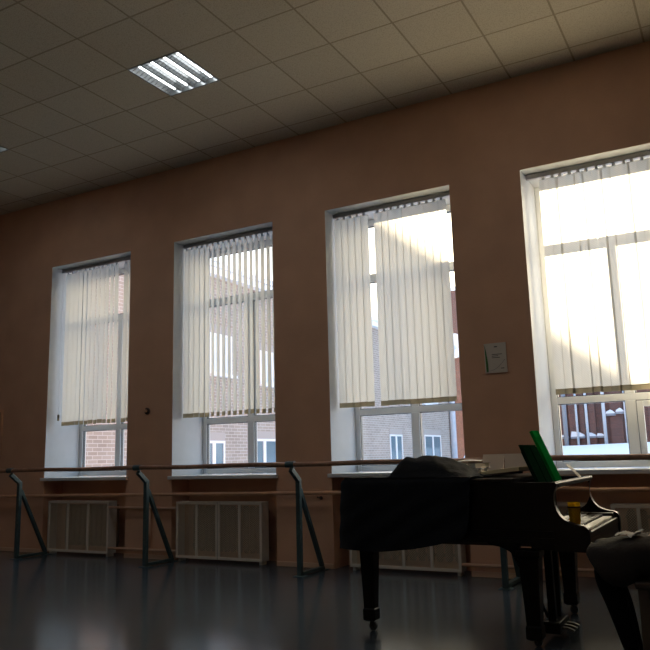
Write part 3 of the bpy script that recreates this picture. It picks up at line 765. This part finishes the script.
def skin_body():
    me = bpy.data.meshes.new('person'); o = bpy.data.objects.new('person_src', me); COL.objects.link(o)
    V, E, Rr = [], [], []
    def v(p, r, par=None):
        V.append(p); Rr.append(r if isinstance(r, tuple) else (r, r))
        if par is not None: E.append((par, len(V)-1))
        return len(V)-1
    X, Y = -.23, 4.18
    pel = v((X,Y,.615),(.125,.15)); wa = v((X+.02,Y,.72),(.115,.135),pel); ch = v((X,Y,.90),(.115,.16),wa); sh = v((X-.01,Y,1.02),(.085,.13),ch)
    nk = v((X-.02,Y,1.10),.052,sh); n2 = v((X-.045,Y,1.16),.05,nk)
    hd = v((X-.06,Y,1.23),(.078,.072),n2); h2 = v((X-.06,Y,1.31),(.088,.075),hd); h3 = v((X-.05,Y,1.37),(.06,.055),h2)
    for s in (-1, 1):
        hp = v((X-.06,Y+s*.09,.562),.085,pel); th = v((X-.25,Y+s*.10,.55),.078,hp); kn = v((-.70,Y+s*.07,.535),.058,th)
        k2 = v((-.695,Y+s*.062,.47),.062,kn); cf = v((-.645,Y+s*.058,.33),.060,k2); an = v((-.595,Y+s*.056,.105),.040,cf); he = v((-.585,Y+s*.056,.055),.035,an)
        ba = v((-.66,Y+s*.058,.036),.032,he); to = v((-.735,Y+s*.06,.026),.022,ba)
        so = v((X,Y+s*.165,1.0),.058,sh); el = v((X+.05,Y+s*.215,.755),.042,so); wr = v((X-.12,Y+s*.10,.685),.027,el); pa = v((X-.175,Y+s*.06,.672),(.020,.034),wr)
        for f in range(4):
            b0 = v((X-.215,Y+s*(.035+.018*f)-s*.0,.668-.003*f),.0095,pa); b1 = v((X-.245-.004*(1-abs(f-1.5)),Y+s*(.028+.018*f),.658),.0085,b0); v((X-.255,Y+s*(.022+.018*f),.640),.0075,b1)
        t0 = v((X-.165,Y+s*.022,.678),.011,pa); v((X-.195,Y+s*.008,.672),.009,t0)
    me.from_pydata(V, E, []); 
    md = o.modifiers.new('skin','SKIN'); md.use_smooth_shade = True
    for i, r in enumerate(Rr): me.skin_vertices[0].data[i].radius = r
    me.skin_vertices[0].data[0].use_root = True
    sb = o.modifiers.new('sub','SUBSURF'); sb.levels = 2; sb.render_levels = 2
    dg = bpy.context.evaluated_depsgraph_get(); dg.update()
    nm = bpy.data.meshes.new_from_object(o.evaluated_get(dg)); bpy.data.objects.remove(o)
    # face: nose, brow, chin, ears, eye sockets pushed out of the head surface
    hx, hy, hz = X-.06, Y, 1.27
    for w in nm.vertices:
        c = w.co
        if c.z < 1.16: continue
        d = c - Vector((hx,hy,hz))
        if d.x < -.03:
            g = lambda yy, zz, s_, sz: math.exp(-((c.y-hy-yy)/s_)**2-((c.z-zz)/sz)**2)
            c.x -= .026*g(0,1.262,.012,.018)+.008*g(0,1.30,.04,.012)+.012*g(0,1.205,.022,.016)+.006*g(0,1.232,.022,.006)
            c.x += .008*g(.03,1.283,.014,.009)+.008*g(-.03,1.283,.014,.009)
    p = bpy.data.objects.new('person', nm); COL.objects.link(p)
    nm.materials.clear()
    for k_ in ('skin','tights','blouse'): nm.materials.append(M[k_])
    for f in nm.polygons:
        c = f.center; f.use_smooth = True
        if c.z < .62 and c.x < -.30 and not (c.z > .63): f.material_index = 1
        elif c.z < 1.07 and not (c.x < X-.10 and c.z > .63): f.material_index = 2
        else: f.material_index = 0
    return p, X, Y
person, HXp, HYp = skin_body()
tag(person, 'seated person in grey skirt and black tights, cut off by the right edge', 'person')
# eyes and ears
for s in (-1, 1):
    MB().lathe((HXp-.128,HYp+s*.030,1.284),[(.001,-.006),(.007,-.005),(.009,0),(.007,.005),(.001,.006)],12,'x').build('eye', M['ivory'], person, smooth=True)
    m = MB(); m.tube([(HXp-.055,HYp+s*.078,1.255),(HXp-.05,HYp+s*.086,1.275),(HXp-.045,HYp+s*.084,1.295)],[.008,.014,.009],10); m.build('ear', M['skin'], person, smooth=True)
# hair: a cap with a bun
m = MB()
def hairfn(u, v):
    a = u*2*PI; e = -0.35+v*(PI/2+.35)
    f = .5+.5*math.cos(a)   # front
    if math.cos(a) < -.2: e = max(e, .55 - .3*(1+math.cos(a)))
    r = 1.0
    return Vector((HXp-.048+.104*math.cos(e)*math.cos(a), HYp+.092*math.cos(e)*math.sin(a), 1.295+.115*math.sin(e)))
m.grid(hairfn, 32, 12)
m.lathe((HXp+.055,HYp,1.33),[(.001,-.045),(.03,-.035),(.045,0),(.03,.035),(.001,.045)],14,'x')
m.build('hair', M['hair'], person, smooth=True, weld=.001)
# skirt: cloth over both thighs, hanging low between bench and knees
m = MB()
st = [(-.10,.70,.475,.19),(-.20,.735,.475,.20),(-.29,.70,.472,.205),(-.38,.675,.472,.21),(-.47,.658,.470,.215),(-.525,.652,.470,.218),(-.55,.648,.425,.218),(-.60,.642,.408,.218),(-.66,.632,.412,.212),(-.705,.626,.43,.205),(-.74,.620,.47,.195),(-.765,.612,.515,.18),(-.780,.598,.55,.16),(-.786,.575,.565,.10)]
rings = []
nr = 40
for i, (x, zt, zb, hw) in enumerate(st):
    zc = (zt+zb)/2; hz = (zt-zb)/2; ring = []
    for k_ in range(nr):
        a = 2*PI*k_/nr; ca, sa = math.cos(a), math.sin(a)
        ex = .62
        yy = hw*math.copysign(abs(ca)**ex, ca); zz = hz*math.copysign(abs(sa)**ex, sa)
        dip = -.018*math.exp(-(yy/.04)**2) if sa > 0 else 0
        w = .006*math.sin(x*38+yy*30+zz*50)*(1 if 1 < i < len(st)-2 else .3)+.006*noise.noise(Vector((x*14,yy*12,zz*12)))
        ring.append(m.bm.verts.new((x+.022*max(0,(-.5-x)/.29), HYp+yy*(1+w*3), zc+zz+dip+w+.012)))
    rings.append(ring)
for i in range(len(rings)-1):
    for k_ in range(nr): m._f([rings[i][k_],rings[i][(k_+1)%nr],rings[i+1][(k_+1)%nr],rings[i+1][k_]])
m._f(rings[0])
m.build('skirt', M['skirt'], person, smooth=True)
for s in (-1, 1):   # flat shoes
    m = MB(); m.tube([(-.555,HYp+s*.056,.045),(-.60,HYp+s*.056,.042),(-.67,HYp+s*.058,.036),(-.73,HYp+s*.06,.030),(-.757,HYp+s*.06,.022)],[.030,.042,.040,.033,.012],14)
    for q in m.bm.verts: q.co.z = max(.004, q.co.z)
    m.build('shoe', M['ebony'], person, smooth=True)
# crumpled sheet on the lap
m = MB()
def crump(u, v):
    x = -.625+.125*u; y = HYp-.13+.16*v
    return Vector((x, y, .664+.022*u+.012*noise.noise(Vector((u*4,v*4,2)))+.010*noise.noise(Vector((u*9,v*8,5)))+.008*math.sin(u*7)))
m.grid(crump, 14, 14)
tag(m.build('crumpled_paper', M['paper'], smooth=False), 'crumpled white paper lying on the lap of the seated person', 'paper')

# ------------------------------------------------------------------ outside
o = MB().grid
m = MB(); m.grid(lambda u, v: Vector((-40+90*u, YO+.05+60*v, -.75+.25*noise.noise(Vector((u*8,v*6,0))))), 40, 30)
tag(m.build('snowy_ground', M['snow'], smooth=True), kind='structure')
WX = -11.0; WY0, WY1, WZ = 7.6, 31.2, 5.55
wing = thing('brick_building', 'long pale brick building seen through the left windows, snow on its roof', 'building', loc=(-14,20,-.7))
MB().box(WX-7, WX, WY0, WY1, -1, WZ).build('wall', M['brick_pale'], wing)
MB().box(WX-7.2, WX+.22, WY0-.2, WY1+.2, WZ+.001, WZ+.16).build('eaves', M['snow'], wing)
m = MB(); m.grid(lambda u, v: Vector((WX+.3-7*u, WY0-.2+(WY1-WY0+.4)*v, WZ+.17+1.1*u+ .1+.05*noise.noise(Vector((u*5,v*20,0))))), 8, 40)
m.prism([(WX+.30,WZ+.161),(WX+.30,WZ+.27),(WX-6.7,WZ+1.3),(WX-6.7,WZ+.161)], WY0-.2, WY1+.2)
m.build('roof_snow', M['snow'], wing)
M['far_sky_reflection'] = mat('far_pale_pane', (.62,.66,.68), .3)  # upper wing panes: bright sky reflection put into the pane colour
def far_window(root, y0, y1, z0, z1, mull=True):
    x = WX
    MB().box(x-.02,x+.015,y0-.02,y1+.02,z1+.001,z1+.20).build('lintel', M['concrete'], root)
    m = MB(); f = .06
    m.box(x+.002,x+.03,y0,y1,z0,z0+f); m.box(x+.002,x+.03,y0,y1,z1-f,z1); m.box(x+.002,x+.03,y0,y0+f,z0+f,z1-f); m.box(x+.002,x+.03,y1-f,y1,z0+f,z1-f)
    if mull: m.box(x+.002,x+.03,(y0+y1)/2-.06,(y0+y1)/2+.06,z0+f,z1-f)
    fr = m.build('window', M['out_frame'], root)
    MB().quad((x+.008,y0,z0),(x+.008,y1,z0),(x+.008,y1,z1),(x+.008,y0,z1)).build('pane', M['out_glass'] if z0 < 2 else M['far_sky_reflection'], fr)
    MB().box(x+.001,x+.16,y0-.05,y1+.05,z0-.06,z0-.001).build('snowy_ledge', M['snow'], fr)
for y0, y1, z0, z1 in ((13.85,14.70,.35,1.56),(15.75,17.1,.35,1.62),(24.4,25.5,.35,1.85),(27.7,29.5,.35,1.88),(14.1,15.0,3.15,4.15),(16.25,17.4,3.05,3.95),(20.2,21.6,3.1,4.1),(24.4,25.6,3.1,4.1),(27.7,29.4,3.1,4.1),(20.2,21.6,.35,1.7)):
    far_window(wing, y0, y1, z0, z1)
m = MB(); m.tube([(WX+.14,30.75,-.5),(WX+.14,30.75,WZ-.3),(WX+.05,30.75,WZ)], .13, 12); m.build('drainpipe', M['galv'], wing, smooth=True)
loc_mb(wing)
# red-brown building closing the yard
FY = 36.0
far = thing('red_brick_building', 'dark red brick building with pilasters and snowy ledges beyond the rightmost window', 'building', loc=(0,FY+3,-.7))
FX0, FX1 = -13.2, 2.8
# gabled outline, its right slope throws the shadow across the blinds
gab = [(FX0,-1),(FX0,9.4),(-9.5,9.4),(-9.4,10.6),(-3.88,10.6),(FX1,5.25),(FX1,-1)]
MB().prism(gab, FY, FY+8).build('wall', M['brick_red'], far)
m = MB(); m.box(FX0-.2,-9.6,FY-.05,FY+8.2,9.401,9.6); m.box(-9.4,-4.0,FY-.05,FY+8.2,10.601,10.7); m.build('roof_snow', M['snow'], far)
for i, (x, w_, h_) in enumerate(((-11.2,.2,8.2),(-10.2,.2,8.2),(-9.2,.2,8.2),(-8.2,.2,8.2),(-7.42,.17,9),(-6.86,.15,9),(-6.42,.10,9),(-5.98,.13,9),(-4.95,.26,9),(-3.4,.2,9),(-2.2,.2,9))):
    p = MB().box(x-w_,x+w_,FY-.24,FY-.001,-1,h_).build('pilaster', M['brick_red'], far)
for x0, x1, h_ in ((-8.1,-7.75,.14),(-7.42,-7.1,.10),(-6.95,-6.35,.24),(-6.25,-5.85,.17),(-5.82,-5.5,.12),(-10,-9.4,.15),(-3.3,-2.5,.2)):
    lg = MB().box(x0,x1,FY-.46,FY-.001,1.66,1.74).build('ledge', M['slate'], far)
    MB().prism([(x0,1.741),(x0+.05,1.741+h_),((x0+x1)/2,1.741+h_*.9),(x1-.04,1.741+h_*.4),(x1,1.741)], FY-.45, FY-.02).build('snow_cap', M['snow'], lg)
for x, r_ in ((-7.14,.10),(-6.62,.05),(-6.18,.06),(-5.42,.075),(-4.50,.06),(-8.7,.07)):
    MB().tube([(x,FY-.5,-.8),(x,FY-.5,6.5)], r_, 10).build('drainpipe', M['galv'] if r_ < .09 else M['slate'], far, smooth=True)
for x0, x1, z in ((-5.36,-4.95,2.72),(-4.93,-4.56,2.78),(-4.95,-4.7,3.35)):
    MB().box(x0,x1,FY-.42,FY-.25,z-.10,z-.001).build('canopy', M['slate'], far)
    m = MB(); m.prism([(x0,z),(x0+.03,z+.08),((x0+x1)/2,z+.17),(x1-.12,z+.12),(x1,z)], FY-.42, FY-.25); m.build('snow_cap', M['snow'], far)
for x, z in ((-9.7,3.9),(-1.0,3.2)):
    fr = MB().box(x-.5,x+.5,FY-.06,FY-.001,z-.8,z+.8).build('window', M['slate'], far)
    MB().quad((x-.42,FY-.065,z-.72),(x+.42,FY-.065,z-.72),(x+.42,FY-.065,z+.72),(x-.42,FY-.065,z+.72)).build('pane', M['out_glass'], fr)
loc_mb(far)
# satellite dish high on that wall
root = thing('satellite_dish', 'white satellite dish high outside, at the right edge of the third window', 'satellite dish', loc=(-12.3,FY,6.5))
m = MB(); dm = Matrix.Rotation(R(25),3,'Z') @ Matrix.Rotation(R(20),3,'X')
prof_ = [(.001,0),(.25,-.03),(.45,-.10),(.62,-.20),(.64,-.20),(.46,-.08),(.25,0),(.001,.03)]
before = len(m.bm.verts); m.lathe((0,0,0), prof_, 28, 'y')
for q in m.bm.verts: q.co = Vector((-12.30,FY-.50,6.50)) + dm @ q.co
m.build('reflector', M['snow'], root, smooth=True)
MB().bar((-12.30,FY-.45,6.45),(-12.30,FY,6.2),.07).bar((-12.3,FY-.75,6.1),(-12.3,FY-1.1,6.5),.04).build('bracket', M['galv'], root); loc_mb(root)
# long bank of cleared snow in the yard
m = MB()
m.grid(lambda u, v: Vector((-10.7+17*u, 30.5+4.5*v, -.7+(2.10+.08*noise.noise(Vector((u*6,v*2,0)))-.10*u)*min(1,max(0,math.sin(PI*v))**.45)-.02)), 60, 14)
tag(m.build('snow_bank', M['snow'], smooth=True), 'long bank of bluish snow in the yard below the red brick wall', 'snow bank')

# ------------------------------------------------------------------ light
az, el = R(-1.5), R(13.5)
sdir = Vector((math.sin(az)*math.cos(el), math.cos(az)*math.cos(el), math.sin(el)))   # towards the sun
L = bpy.data.lights.new('sun', 'SUN'); L.energy = 16; L.angle = R(.6); L.color = (1,.82,.54)
so = bpy.data.objects.new('sun', L); COL.objects.link(so); so.rotation_euler = sdir.to_track_quat('Z','Y').to_euler()
W = bpy.data.worlds.new('sky'); S.world = W; W.use_nodes = True; nt = W.node_tree; N = nt.nodes; Lk = nt.links
bg = N['Background']; bg.inputs['Strength'].default_value = 1.25
tc = N.new('ShaderNodeTexCoord'); vm = N.new('ShaderNodeVectorMath'); vm.operation = 'DOT_PRODUCT'; vm.inputs[1].default_value = sdir
Lk.new(tc.outputs['Generated'], vm.inputs[0])
cr = N.new('ShaderNodeValToRGB'); e = cr.color_ramp.elements
e[0].position = 0.0; e[0].color = (.32,.46,.66,1); e[1].position = .60; e[1].color = (.44,.61,.82,1)
for p, c in ((.82,(.74,.84,.95,1)),(.93,(1.6,1.42,1.10,1)),(.985,(3.2,2.7,1.8,1)),(1.0,(9,7.5,5,1))):
    q = e.new(p); q.color = c
Lk.new(vm.outputs['Value'], cr.inputs[0]); Lk.new(cr.outputs[0], bg.inputs['Color'])
for lx in (LAMPS[0][0], LAMPS[1][0], LAMPS[0][0]+3.0):       # lit ceiling lamps, plus assumed unseen ones added to lift the walls
    for ly_ in (LAMPS[0][1], LAMPS[0][1]-3.0, LAMPS[0][1]-6.0):
        A = bpy.data.lights.new('lamp_fill', 'AREA'); A.shape = 'SQUARE'; A.size = .5; A.energy = 1.3; A.color = (.93,.97,1)
        ao = bpy.data.objects.new('lamp_fill', A); COL.objects.link(ao); ao.location = (lx+T/2, ly_+T/2, H-.012)
for n, (a, b) in enumerate(OX):
    A = bpy.data.lights.new('window_portal', 'AREA'); A.shape = 'RECTANGLE'; A.size = b-a; A.size_y = ZT-ZS; A.cycles.is_portal = True
    ao = bpy.data.objects.new('window_portal', A); COL.objects.link(ao); ao.location = ((a+b)/2, YO+.03, (ZT+ZS)/2); ao.rotation_euler = (R(-90),0,0)

# ------------------------------------------------------------------ camera
f_, ya, pi_, ro = 743.24, -.505128, .176818, -.026781
cyw, syw, cp, sp = math.cos(ya), math.sin(ya), math.cos(pi_), math.sin(pi_)
fw = Vector((syw*cp, cyw*cp, sp)); rt = Vector((cyw,-syw,0)); up = rt.cross(fw)
r2 = rt*math.cos(ro)+up*math.sin(ro); u2 = -rt*math.sin(ro)+up*math.cos(ro)
cam = bpy.data.cameras.new('camera'); co = bpy.data.objects.new('camera', cam); COL.objects.link(co)
cam.sensor_width = 36; cam.sensor_height = 36; cam.sensor_fit = 'HORIZONTAL'; cam.lens = f_*36/650; cam.clip_start = .05; cam.clip_end = 300
mw = Matrix((r2, u2, -fw)).transposed().to_4x4(); mw.translation = (0,0,1.09); co.matrix_world = mw
S.camera = co
S.view_settings.view_transform = 'Standard'; S.view_settings.look = 'None'; S.view_settings.exposure = 1.25; S.view_settings.gamma = 1.12
S.cycles.max_bounces = 14; S.cycles.diffuse_bounces = 6; S.cycles.transparent_max_bounces = 16; S.cycles.transmission_bounces = 6
S.cycles.caustics_reflective = False
